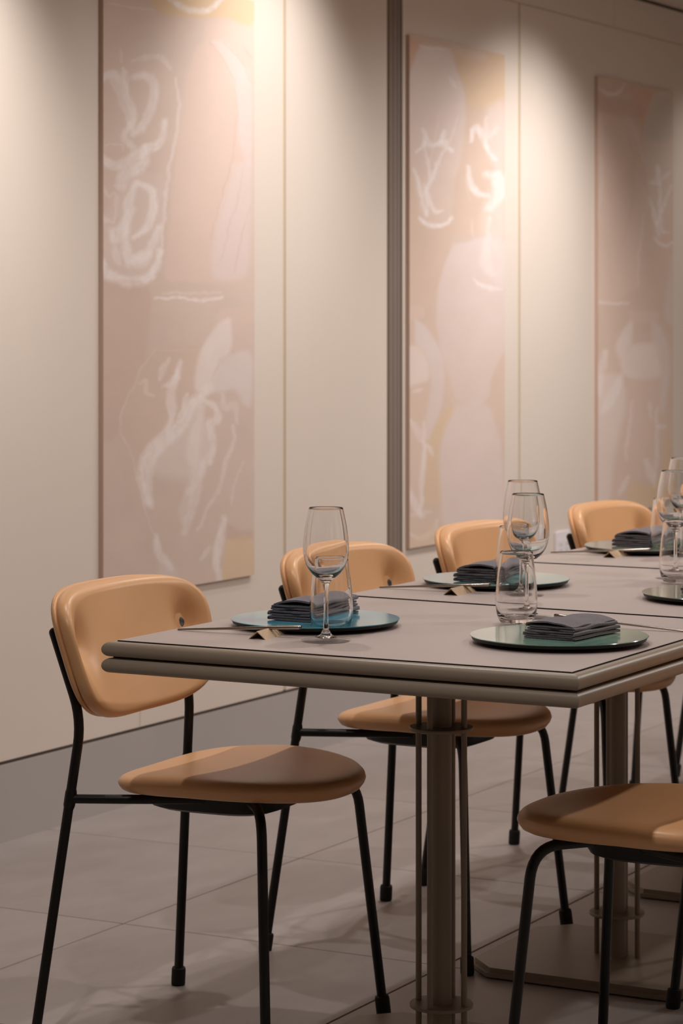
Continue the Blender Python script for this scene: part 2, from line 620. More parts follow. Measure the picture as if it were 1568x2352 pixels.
def canvas(u0, u1, z0, z1, nu, nz, conv, base_fn, shapes, seed, label, thick=0.013):
    root = empty('art_panel', ((u0 + u1) / 2, WALL_Y, z0))
    tag(root, label, 'wall art', 'printed canvases on the panelled wall')
    yb = WALL_Y - 0.0005
    yf = WALL_Y - thick
    w = (u1 - u0) / 2
    h = z1 - z0
    body = box('canvas_frame', -w, w, yf + 0.0008 - WALL_Y, yb - WALL_Y, 0, h, M['canvas_edge'], root)
    us = np.linspace(u0, u1, nu)
    zs = np.linspace(z0, z1, nz)
    UU, ZZ = np.meshgrid(us, zs)
    D = UU * ca + yf * sa
    a = UU * sa - yf * ca
    PX = (CX + FPX * a / D).ravel()
    PY = (HORIZON + FPX * (CAM_H - ZZ) / D).ravel()
    c = paint(PX, PY, conv, base_fn, shapes, seed)
    co = np.zeros((nu * nz, 3), np.float32)
    co[:, 0] = UU.ravel() - (u0 + u1) / 2
    co[:, 1] = yf - WALL_Y
    co[:, 2] = ZZ.ravel() - z0
    i = np.arange(nu - 1)
    j = np.arange(nz - 1)
    I, J = np.meshgrid(i, j)
    q = (J * nu + I).ravel()
    quads = np.stack([q, q + 1, q + 1 + nu, q + nu], 1).astype(np.int32)
    me = bpy.data.meshes.new('print')
    me.vertices.add(nu * nz)
    me.vertices.foreach_set('co', co.ravel())
    me.loops.add(quads.size)
    me.loops.foreach_set('vertex_index', quads.ravel())
    me.polygons.add(len(quads))
    me.polygons.foreach_set('loop_start', np.arange(0, quads.size, 4, dtype=np.int32))
    me.polygons.foreach_set('loop_total', np.full(len(quads), 4, np.int32))
    me.update()
    me.validate()
    at = me.color_attributes.new('print', 'FLOAT_COLOR', 'POINT')
    rgba = np.ones((nu * nz, 4), np.float32)
    rgba[:, :3] = srgb_lin(c)
    at.data.foreach_set('color', rgba.ravel())
    me.materials.append(pm)
    o = bpy.data.objects.new('print', me)
    col.objects.link(o)
    o.parent = root
    return root

def crop(x0, y0, s):
    return lambda p: (x0 + p[0] / s, y0 + p[1] / s)

def both(c1, shapes1, c2, shapes2):
    out = []
    for c, sh in ((c1, shapes1), (c2, shapes2)):
        for s in sh:
            out.append((s[0], [c(p) for p in s[1]]) + tuple(s[2:]))
    return out
ident = lambda p: p

# --- print 1: tall jar with a flower beside a ridged vase, big leafy jar below
p1_top = [
    ('poly', [(430, -60), (1180, -60), (1180, 185), (1000, 130), (760, 125), (520, 85)], OCHRE, 0.75, 5),
    ('str', [(590, -10), (680, 48), (790, 80), (880, 68), (960, -5)], WHITE, 0.9, 13),
    ('str', [(150, 20), (300, 55), (480, 82)], WHITE, 0.5, 4),
    ('poly', [(500, 250), (860, 270), (760, 420), (690, 620), (670, 820), (620, 560), (520, 420), (300, 330)], GREY, 0.45, 14),
    ('poly', [(860, 160), (1180, 205), (1180, 325), (860, 292)], PINK, 0.65, 3),
    ('poly', [(800, 320), (880, 290), (1180, 330), (1180, 1000), (1180, 1600), (1150, 1960), (1130, 2025), (1000, 2042), (700, 2030), (560, 2000), (580, 1700), (620, 1250), (665, 850), (700, 600), (750, 420)], PINK, 0.75, 5),
    ('poly', [(900, 290), (990, 300), (1110, 440), (1180, 620), (1180, 1200), (1090, 1000), (1075, 720), (1010, 480)], LAV, 0.55, 4),
    ('poly', [(1060, 1180), (1180, 1200), (1170, 1700), (1140, 1980), (900, 1980), (940, 1600)], LAV, 0.5, 8),
    ('str', [(880, 290), (1020, 500), (1070, 700), (1075, 900), (1040, 1150), (960, 1450), (890, 1720)], BROWN, 0.28, 4),
    ('str', [(980, 300), (1110, 440), (1178, 600)], BROWN, 0.3, 4),
    ('str', [(1120, 330), (1178, 420)], BROWN, 0.3, 4),
    ('str', [(1130, 1230), (1050, 1550), (960, 1880)], BROWN, 0.25, 4),
    ('str', [(1178, 1480), (1100, 1750), (1060, 1960)], BROWN, 0.25, 4),
    ('str', [(640, 560), (668, 750), (650, 950), (600, 1150), (562, 1400), (545, 1700), (530, 1850)], WHITE, 0.55, 8),
    ('poly', [(90, 1580), (110, 1900), (200, 2015), (380, 2045), (510, 1930), (545, 1650), (560, 1300), (480, 1250), (300, 1250), (150, 1500)], WHITE, 0.22, 8),
    ('poly', [(150, 560), (330, 520), (560, 480), (650, 720), (560, 1000), (330, 1080), (110, 1000)], GREY, 0.18, 14),
    ('str', [(80, 660), (115, 570), (180, 530), (245, 590), (290, 700), (335, 830), (320, 920)], WHITE, 0.75, 17),
    ('str', [(170, 560), (240, 700), (300, 860), (290, 940)], WHITE, 0.5, 14),
    ('str', [(330, 560), (420, 545), (480, 610), (465, 760), (400, 900), (330, 960)], WHITE, 0.7, 20),
    ('str', [(255, 495), (285, 620)], WHITE, 0.65, 13),
    ('str', [(330, 440), (390, 420), (450, 410), (530, 420), (600, 500)], WHITE, 0.4, 12),
    ('str', [(240, 370), (255, 450)], WHITE, 0.4, 7),
    ('str', [(300, 880), (265, 985), (330, 1070), (340, 1120)], WHITE, 0.6, 14),
    ('str', [(130, 1060), (180, 1030), (250, 1050), (265, 1080)], WHITE, 0.5, 4),
    ('str', [(78, 1040), (110, 1140), (200, 1195), (300, 1150), (420, 1085), (530, 1010), (560, 870)], WHITE, 0.75, 19),
    ('str', [(420, 1070), (400, 1180), (300, 1235), (260, 1270), (240, 1340)], WHITE, 0.7, 26),
    ('str', [(350, 1320), (300, 1450), (300, 1560), (230, 1650)], WHITE, 0.8, 21),
    ('str', [(380, 1325), (460, 1370), (472, 1480), (440, 1620), (340, 1710)], WHITE, 0.8, 19),
    ('str', [(180, 1660), (200, 1720), (260, 1680), (290, 1620)], WHITE, 0.75, 20),
    ('str', [(285, 1640), (280, 1760), (300, 1860), (400, 1840), (470, 1770), (520, 1640)], WHITE, 0.75, 20),
    ('str', [(300, 1900), (390, 1870), (440, 1830)], WHITE, 0.6, 26),
    ('str', [(200, 1780), (230, 1900)], WHITE, 0.5, 16),
    ('str', [(95, 1880), (150, 1975), (280, 2030), (400, 2020), (495, 1935), (530, 1810)], WHITE, 0.8, 22),
    ('str', [(80, 1440), (110, 1570), (170, 1600)], WHITE, 0.45, 10),
    ('str', [(110, 1340), (150, 1420), (200, 1400), (210, 1520), (190, 1600)], WHITE, 0.35, 8),
]
p1_low = [
    ('str', [(490, 108), (640, 105), (820, 120), (975, 105)], WHITE, 0.75, 7),
    ('str', [(540, 75), (640, 62), (700, 72), (960, 72)], WHITE, 0.45, 5),
    ('poly', [(90, -20), (440, 20), (420, 520), (320, 760), (240, 950), (235, 1050), (90, 1075)], BROWN, 0.32, 4),
    ('poly', [(500, 470), (820, 480), (790, 760), (560, 1130), (430, 1400), (380, 1480), (300, 1180), (240, 1060), (250, 930), (330, 740), (420, 560)], (212, 184, 164), 0.35, 5),
    ('str', [(490, 480), (400, 600), (310, 790), (242, 950), (242, 1080), (300, 1180), (340, 1300), (380, 1480), (420, 1650), (480, 1830), (520, 1980)], WHITE, 0.3, 4),
    ('str', [(500, 480), (640, 484), (820, 486)], PINK, 0.6, 3),
    ('poly', [(960, 180), (1180, 188), (1180, 285), (960, 275)], PINK, 0.6, 3),
    ('poly', [(1040, 300), (1180, 305), (1180, 500), (1040, 480)], PINK, 0.35, 3),
    ('poly', [(950, 285), (1030, 262), (1034, 480), (960, 560), (890, 740), (780, 770), (790, 580), (850, 420)], WHITE, 0.7, 5),
    ('poly', [(1000, 520), (1180, 510), (1180, 860), (1120, 865), (1060, 770), (930, 790), (880, 760), (940, 600)], LAV, 0.75, 6),
    ('str', [(960, 540), (890, 700)], BROWN, 0.25, 4),
    ('str', [(880, 760), (760, 880), (680, 1020), (560, 1130), (470, 1220), (420, 1330), (430, 1480), (445, 1590)], WHITE, 0.78, 30),
    ('str', [(670, 570), (640, 700), (605, 800), (610, 950), (570, 1060)], WHITE, 0.7, 17),
    ('str', [(595, 545), (535, 640), (520, 690)], WHITE, 0.5, 11),
    ('str', [(560, 740), (600, 720), (650, 640)], WHITE, 0.6, 15),
    ('str', [(370, 720), (430, 700), (420, 780), (480, 820)], WHITE, 0.4, 8),
    ('str', [(725, 800), (660, 960)], WHITE, 0.6, 11),
    ('str', [(840, 850), (925, 890), (935, 980), (885, 1010), (905, 1150), (880, 1300)], WHITE, 0.65, 16),
    ('str', [(820, 900), (780, 1100), (760, 1250), (800, 1330), (740, 1500)], WHITE, 0.5, 28),
    ('poly', [(500, 1110), (660, 1060), (860, 1000), (900, 1240), (780, 1400), (560, 1400), (440, 1320)], WHITE, 0.4, 14),
    ('str', [(860, 1250), (800, 1450), (750, 1620), (700, 1800)], WHITE, 0.45, 20),
    ('str', [(740, 1500), (700, 1700)], WHITE, 0.3, 28),
    ('str', [(1050, 1030), (1060, 1120), (1000, 1270), (960, 1440), (930, 1520), (860, 1640), (800, 1780)], WHITE, 0.42, 10),
    ('str', [(970, 800), (1000, 900), (1060, 880), (1080, 1000)], WHITE, 0.35, 14),
    ('str', [(490, 1820), (515, 1940), (600, 2060)], WHITE, 0.6, 16),
    ('poly', [(520, 1940), (640, 2060), (640, 2150), (520, 2150)], LAV, 0.4, 8),
    ('str', [(985, 1690), (960, 1850), (930, 2000), (960, 2140)], WHITE, 0.75, 18),
    ('str', [(890, 1910), (820, 1995)], WHITE, 0.5, 9),
    ('str', [(1125, 1285), (1060, 1450), (1040, 1600)], WHITE, 0.35, 5),
    ('poly', [(1000, 1720), (1100, 1785), (1180, 1775), (1180, 1845), (1000, 1840)], BROWN, 0.5, 4),
    ('poly', [(1000, 1850), (1180, 1840), (1180, 2160), (985, 2160)], OCHRE, 0.6, 3),
]
def base1(px, py):
    t = np.clip((px - 220) / 360, 0, 1)[:, None]
    v = np.clip(py / 1340, 0, 1)[:, None]
    c = np.array([214, 193, 180.0]) * (1 - t) + np.array([220, 200, 187.0]) * t
    c = c * (1 - 0.035 * v) + 0 * c
    return c * (1 + 0.05 * (fbm(px / 90, py / 90, 4) - 0.5))[:, None]
canvas(5.545, 6.309, 0.548, 2.168, 260, 640, ident,
       base1, both(crop(200, 0, 3.136), p1_top, crop(200, 650, 3.136), p1_low), 1,
       'nearest tall canvas with a white flower jar beside a ridged pink vase')

# --- print 2
p2_top = [
    ('poly', [(170, 280), (310, 340), (240, 560), (195, 680), (170, 700)], ORANGE, 0.6, 5),
    ('poly', [(560, 390), (1010, 470), (1010, 860), (760, 900), (700, 830), (650, 640)], OCHRE, 0.45, 8),
    ('poly', [(600, 380), (840, 430), (850, 500), (640, 470)], LAV, 0.5, 8),
    ('poly', [(310, 385), (560, 420), (610, 560), (680, 760), (695, 1000), (665, 1300), (605, 1550), (580, 1800), (555, 1885), (430, 1925), (325, 1870), (290, 1700), (220, 1350), (190, 1050), (200, 700), (250, 540)], LAV, 0.85, 5, 0.75),
    ('str', [(310, 385), (430, 402), (562, 418)], WHITE, 0.7, 5),
    ('str', [(570, 660), (610, 740)], WHITE, 0.6, 9),
    ('str', [(335, 1095), (355, 1200), (280, 1280)], WHITE, 0.75, 9),
    ('str', [(345, 1205), (420, 1235)], WHITE, 0.7, 12),
    ('str', [(515, 1105), (500, 1200), (580, 1272)], WHITE, 0.85, 11),
    ('str', [(450, 1225), (530, 1195)], WHITE, 0.85, 14),
    ('str', [(525, 1250), (450, 1400), (400, 1540), (335, 1650)], WHITE, 0.7, 8),
    ('str', [(350, 1240), (390, 1420), (380, 1600), (370, 1720)], WHITE, 0.6, 7),
    ('str', [(480, 930), (430, 1200), (395, 1420)], WHITE, 0.4, 3),
    ('str', [(640, 980), (560, 1200)], WHITE, 0.5, 4),
    ('str', [(262, 1430), (310, 1600), (340, 1760), (365, 1830)], WHITE, 0.7, 9),
    ('str', [(340, 1560), (370, 1660), (365, 1800)], WHITE, 0.6, 9),
    ('str', [(395, 1640), (415, 1780), (495, 1780)], WHITE, 0.7, 8),
    ('str', [(300, 1835), (350, 1890), (440, 1912), (540, 1890), (578, 1845)], WHITE, 0.9, 9),
    ('poly', [(870, 900), (1020, 880), (1020, 1500), (930, 1420), (870, 1200)], LAV, 0.55, 8),
    ('str', [(738, 1200), (750, 1110), (790, 1075), (830, 1130), (880, 1250), (950, 1340)], WHITE, 0.85, 13),
    ('str', [(860, 1000), (885, 1150), (960, 1070)], WHITE, 0.5, 12),
    ('str', [(715, 1410), (740, 1550), (800, 1640), (890, 1650)], WHITE, 0.85, 13),
    ('str', [(880, 1470), (960, 1500), (990, 1640), (900, 1750)], WHITE, 0.8, 26),
    ('poly', [(870, 1650), (1020, 1500), (1020, 2380), (870, 2250), (830, 1850)], WHITE, 0.45, 10),
    ('str', [(890, 1830), (890, 1980), (950, 2080)], WHITE, 0.6, 10),
    ('str', [(745, 1850), (770, 2040)], WHITE, 0.4, 4),
    ('str', [(690, 1500), (730, 1700)], WHITE, 0.35, 3),
]
p2_low = [
    ('poly', [(480, 115), (800, 130), (800, 185), (465, 185)], GREY, 0.5, 4),
    ('poly', [(470, 178), (420, 300), (375, 450), (358, 620), (368, 800), (400, 950), (450, 1080), (500, 1230), (690, 1240), (730, 1080), (790, 940), (830, 800), (830, 170)], LAV, 0.72, 4, 0.3),
    ('str', [(615, 420), (700, 472), (805, 480)], WHITE, 0.7, 9),
    ('str', [(700, 150), (690, 300), (730, 380)], WHITE, 0.45, 22),
    ('poly', [(140, 600), (265, 600), (265, 680), (140, 680)], PINK, 0.75, 3),
    ('poly', [(215, 680), (290, 740), (360, 850), (400, 950), (415, 1080), (400, 1250), (340, 1420), (300, 1500), (290, 1350), (320, 1150), (310, 1000), (270, 900), (215, 840)], LAV, 0.85, 4, 0.35),
    ('poly', [(140, 870), (230, 870), (290, 950), (310, 1080), (240, 1120), (140, 1120)], WHITE, 0.6, 4),
    ('str', [(200, 1180), (260, 1155)], WHITE, 0.6, 5),
    ('poly', [(420, 1010), (470, 1100), (490, 1250), (420, 1200)], PINK, 0.5, 5),
    ('poly', [(490, 1255), (690, 1255), (760, 1400), (800, 1600), (790, 2080), (430, 2090), (388, 1900), (372, 1650), (410, 1440)], LAV, 0.62, 6),
    ('poly', [(330, 1440), (400, 1310), (480, 1280), (408, 1450), (372, 1650), (385, 1900), (280, 1900), (300, 1560)], OCHRE, 0.45, 5),
    ('poly', [(155, 1380), (260, 1380), (285, 1560), (250, 1900), (155, 1900)], PINK, 0.5, 6),
    ('str', [(180, 1370), (235, 1440), (255, 1500)], WHITE, 0.5, 14),
    ('str', [(278, 1380), (270, 1600), (255, 1850), (250, 2000)], WHITE, 0.65, 10),
    ('str', [(295, 1530), (330, 1600)], WHITE, 0.7, 10),
    ('str', [(170, 1830), (215, 1940), (265, 2010)], WHITE, 0.6, 16),
    ('str', [(160, 2130), (250, 2160), (340, 2120), (370, 2040)], WHITE, 0.4, 12),
    ('str', [(165, 2010), (320, 1985)], WHITE, 0.4, 10),
    ('poly', [(140, 2180), (420, 2080), (420, 2400), (140, 2400)], OCHRE, 0.25, 6),
]
def base2(px, py):
    v = np.clip((py - 78) / 1180, 0, 1)[:, None]
    c = np.array([214, 190, 174.0]) * (1 - v) + np.array([218, 196, 180.0]) * v
    return c * (1 + 0.05 * (fbm(px / 70, py / 90, 14) - 0.5))[:, None]
canvas(7.272, 7.982, 0.548, 2.168, 170, 560, ident,
       base2, both(crop(880, 0, 3.675), p2_top, crop(880, 500, 2.94), p2_low), 2,
       'middle tall canvas with pale vases right of the dark metal track')

# --- print 3
p3_top = [
    ('poly', [(450, 650), (680, 715), (640, 830), (605, 960), (560, 900), (545, 790)], ORANGE, 0.5, 5),
    ('str', [(222, 655), (280, 712), (350, 730), (410, 700), (455, 650)], WHITE, 0.6, 8),
    ('poly', [(215, 750), (540, 780), (575, 905), (215, 860)], BROWN, 0.4, 4),
    ('poly', [(215, 870), (420, 895), (580, 1000), (600, 1100), (600, 1400), (640, 1560), (585, 1900), (565, 2150), (520, 2235), (215, 2240)], PINK, 0.5, 5),
    ('str', [(400, 890), (490, 1060), (520, 1250), (500, 1600), (440, 1900)], BROWN, 0.22, 4),
    ('str', [(480, 900), (550, 1060), (580, 1240)], WHITE, 0.25, 6),
    ('str', [(540, 900), (600, 1010)], BROWN, 0.25, 4),
    ('str', [(600, 1650), (560, 1950), (545, 2200)], WHITE, 0.3, 5),
    ('str', [(270, 1200), (270, 1480), (235, 1680)], WHITE, 0.25, 8),
    ('poly', [(680, 720), (820, 750), (820, 1420), (760, 1750), (690, 1860), (640, 1500), (595, 1200), (620, 900)], LAV, 0.6, 5, 0.5),
    ('poly', [(690, 750), (820, 760), (820, 1050), (610, 1060), (640, 860)], (196, 190, 176), 0.55, 8),
    ('str', [(698, 1290), (708, 1390), (650, 1410)], WHITE, 0.75, 12),
    ('str', [(745, 1375), (800, 1325)], WHITE, 0.6, 8),
    ('str', [(715, 1410), (722, 1600), (700, 1720)], WHITE, 0.65, 8),
    ('str', [(805, 1425), (740, 1620), (700, 1720)], WHITE, 0.6, 8),
    ('str', [(648, 1530), (680, 1650), (712, 1810)], WHITE, 0.65, 8),
    ('str', [(720, 1680), (740, 1780), (790, 1795)], WHITE, 0.6, 8),
    ('str', [(680, 1835), (720, 1880), (770, 1895), (820, 1880)], WHITE, 0.8, 7),
    ('poly', [(820, 1960), (780, 2200), (760, 2420), (830, 2500)], LAV, 0.5, 5),
]
p3_low = [
    ('str', [(420, 300), (540, 322), (655, 318)], WHITE, 0.65, 7),
    ('poly', [(650, 370), (870, 375), (865, 445), (690, 452)], PINK, 0.55, 4),
    ('poly', [(675, 450), (605, 540), (570, 650), (600, 720), (660, 650), (690, 580), (690, 460)], WHITE, 0.6, 5),
    ('poly', [(840, 450), (900, 500), (960, 640), (975, 850), (950, 1000), (920, 1150), (900, 1050), (910, 800), (880, 650), (840, 600)], LAV, 0.6, 5),
    ('poly', [(690, 620), (850, 620), (890, 720), (900, 860), (770, 890), (640, 860), (600, 740)], WHITE, 0.6, 6),
    ('poly', [(640, 900), (900, 870), (890, 1100), (860, 1300), (690, 1500), (650, 1200)], PINK, 0.45, 8),
    ('str', [(485, 680), (450, 850), (440, 1000)], WHITE, 0.6, 18),
    ('poly', [(415, 860), (560, 850), (645, 980), (620, 1200), (560, 1450), (520, 1790), (415, 1790)], WHITE, 0.5, 8),
    ('str', [(600, 870), (540, 1010), (470, 1120)], WHITE, 0.55, 22),
    ('poly', [(670, 1660), (880, 1650), (945, 1280), (965, 1250), (965, 1800), (670, 1800)], OCHRE, 0.55, 5),
    ('str', [(815, 1065), (830, 1180)], WHITE, 0.5, 8),
    ('str', [(875, 1100), (872, 1500), (862, 1690)], WHITE, 0.5, 8),
    ('str', [(800, 1500), (850, 1650)], WHITE, 0.55, 18),
    ('str', [(665, 1620), (600, 1750)], WHITE, 0.5, 12),
    ('str', [(690, 1050), (650, 1350), (640, 1500)], WHITE, 0.4, 8),
    ('str', [(880, 1240), (940, 1235)], WHITE, 0.5, 10),
]
def base3(px, py):
    v = np.clip((py - 178) / 1000, 0, 1)[:, None]
    c = np.array([212, 188, 172.0]) * (1 - v) + np.array([217, 194, 179.0]) * v
    return c * (1 + 0.05 * (fbm(px / 60, py / 90, 24) - 0.5))[:, None]
canvas(8.788, 9.545, 0.548, 2.163, 110, 460, ident,
       base3, both(crop(1300, 0, 3.358), p3_top, crop(1240, 600, 3.265), p3_low), 3,
       'farthest tall canvas, at the right edge, with pale vase and leaves')

# wall outlet
out = empty('wall_outlet', (8.483, WALL_Y, 0.398))
tag(out, 'white plastic socket plate low on the wall behind the tables', 'outlet')
box('cover_plate', -0.06, 0.06, -0.010, -0.0004, 0, 0.12, M['outlet'], out, bevel=0.003)
for sx in (-0.027, 0.027):
    s = box('socket', sx - 0.022, sx + 0.022, -0.0118, -0.0098, 0.03, 0.09, M['outlet'], out, bevel=0.0008)
    for dz in (0.045, 0.066):
        box('slot', sx - 0.008, sx - 0.005, -0.0122, -0.0116, dz, dz + 0.012, M['outlet_dark'], s)
        box('slot', sx + 0.005, sx + 0.008, -0.0122, -0.0116, dz, dz + 0.012, M['outlet_dark'], s)

# ------------------------------------------------------------------ tables
TZ = 0.74
GX = 0.0
def bullnose(width, thick, n=10):
    """outward offset d, height (0 = bottom)"""
    r = thick / 2
    pr = [(-0.004, 0.0), (width - r, 0.0)]
    for k in range(1, n):
        a = -math.pi / 2 + math.pi * k / n
        pr.append((width - r + r * math.cos(a), r + r * math.sin(a)))
    pr += [(width - r, thick), (-0.004, thick)]
    return pr

def rim_side(name, a, b, ma, mb, prof, z0, m, parent, dz=0.0):
    """One straight run of edging from a to b (2D); ma/mb: offset directions at each end (mitre)."""
    verts, faces = [], []
    for d, z in prof:
        verts.append((a[0] + ma[0] * d, a[1] + ma[1] * d, z0 + z))
        verts.append((b[0] + mb[0] * d, b[1] + mb[1] * d, z0 + z))
    n = len(prof)
    for k in range(n):
        k2 = (k + 1) % n
        faces.append((2 * k, 2 * k + 1, 2 * k2 + 1, 2 * k2))
    faces.append(tuple(range(0, 2 * n, 2)))
    faces.append(tuple(reversed(range(1, 2 * n, 2))))
    return mesh_obj(name, verts, faces, m, parent, smooth=True, smooth_angle=35)

YL, YR = 2.359, 1.545            # groove lines on the long sides
def make_table(xa, xb, front_rim, label, skew=(0.0, 0.0, 0.0, 0.0), dz=0.0):
    """xa/xb: near and far ends; skew shifts the four corners (near left, near right, far left, far right) in X."""
    cxm, cym = (xa + xb) / 2, (YL + YR) / 2
    t = empty('dining_table', (cxm, cym, 0))
    tag(t, label, 'table', 'dining tables pushed end to end')
    g = 0.0014
    nl = (xa + skew[0] + g - cxm, YL - cym); nr = (xa + skew[1] + g - cxm, YR - cym)
    fl = (xb + skew[2] - g - cxm, YL - cym); fr = (xb + skew[3] - g - cxm, YR - cym)
    gr = 0.0022
    # table top panel, set inside the edging with a fine dark groove
    e = gr if front_rim else 0.0
    pts = [(nl[0] + e, nl[1] - gr), (nr[0] + e, nr[1] + gr), (fr[0], fr[1] + gr), (fl[0], fl[1] - gr)]
    v = [(x, y, TZ - 0.022) for x, y in pts] + [(x, y, TZ) for x, y in pts]
    f = [(3, 2, 1, 0), (4, 5, 6, 7)] + [(k, (k + 1) % 4, (k + 1) % 4 + 4, k + 4) for k in range(4)]
    mesh_obj('table_top', v, f, M['tabletop'], t).location.z = dz
    ve = [(x * 1.0 + (0.0007 if x > 0 else -0.0007), y + (0.0007 if y > 0 else -0.0007), z - (0.0003 if z > TZ - 0.01 else 0)) for x, y, z in v]
    mesh_obj('edge_band', ve, f, M['darkline'], t).location.z = dz
    # dark core that shows in the groove and between the two edgings
    o2 = -0.010
    pts2 = [(nl[0] - o2 * front_rim, nl[1] + o2 * 0.9), (nr[0] - o2 * front_rim, nr[1] - o2 * 0.9), (fr[0], fr[1] - o2 * 0.9), (fl[0], fl[1] + o2 * 0.9)]
    pts2 = [(nl[0], nl[1] + 0.006), (nr[0], nr[1] - 0.006), (fr[0], fr[1] - 0.006), (fl[0], fl[1] + 0.006)]
    v = [(x, y, TZ - 0.049) for x, y in pts2] + [(x, y, TZ - 0.0225) for x, y in pts2]
    mesh_obj('core', v, f, M['darkline'], t)
    for z0, nm in ((TZ - 0.0265, 'upper_edging'), (TZ - 0.0530, 'lower_edging')):
        pr = bullnose(0.018, 0.0245)
        if nm == 'upper_edging':
            pr = [(max(d, 0.0), z) for d, z in pr]
        L = (0, 1)
        Rr = (0, -1)
        if front_rim:
            rim_side(nm, nl, fl, (-1, 1), L, pr, z0, M['rim'], t)
            rim_side(nm, nr, fr, (-1, -1), Rr, pr, z0, M['rim'], t)
            rim_side(nm, nl, nr, (-1, 1), (-1, -1), pr, z0, M['rim'], t)
        else:
            rim_side(nm, nl, fl, L, L, pr, z0, M['rim'], t)
            rim_side(nm, nr, fr, Rr, Rr, pr, z0, M['rim'], t)
    # pedestal: column, four rods, two ring plates, stepped base plate
    lathe('column', [(0, 0.018), (0.0178, 0.018), (0.0178, TZ - 0.05), (0, TZ - 0.05)], M['tablemetal'], t, seg=28)
    for k in range(4):
        a = math.pi / 2 * k
        x, y = 0.043 * math.cos(a), 0.043 * math.sin(a)
        lathe('rod', [(0, 0.018), (0.0052, 0.018), (0.0052, TZ - 0.05), (0, TZ - 0.05)], M['tablemetal'], t, seg=14, loc=(x, y, 0))
    for z in (0.102, 0.571):
        lathe('ring_plate', [(0, z), (0.0535, z), (0.054, z + 0.0006), (0.054, z + 0.0050), (0.0535, z + 0.0056), (0, z + 0.0056)], M['tablemetal'], t, seg=40)
    def octo(hx, hy, c):
        return [(-hx, -hy + c), (-hx + c, -hy), (hx - c, -hy), (hx, -hy + c), (hx, hy - c), (hx - c, hy), (-hx + c, hy), (-hx, hy - c)]
    def prism(name, pts, z0, z1):
        n = len(pts)
        v = [(x, y, z0) for x, y in pts] + [(x, y, z1) for x, y in pts]
        f = [tuple(reversed(range(n))), tuple(range(n, 2 * n))] + [(k, (k + 1) % n, (k + 1) % n + n, k + n) for k in range(n)]
        return mesh_obj(name, v, f, M['tablemetal'], t)
    prism('base_plate', octo(0.212, 0.246, 0.062), 0.004, 0.012)
    prism('base_plate', octo(0.205, 0.239, 0.060), 0.012, 0.021)
    prism('glide', octo(0.195, 0.228, 0.048), 0.0, 0.004)
    return t

make_table(3.562, 4.325, True, 'nearest dining table, its rounded front corner facing the camera', (0, 0, 0.022, -0.030))
make_table(4.325, 5.113, False, 'second dining table from the front, joined behind the nearest one', (0.022, -0.030, 0.004, -0.003), 0.002)
make_table(5.113, 5.900, False, 'third dining table from the front, mostly cut off at right', (0.004, -0.003, 0, 0), 0.004)
make_table(5.900, 6.690, False, 'farthest dining table, only its wall-side edge in view', dz=0.004)

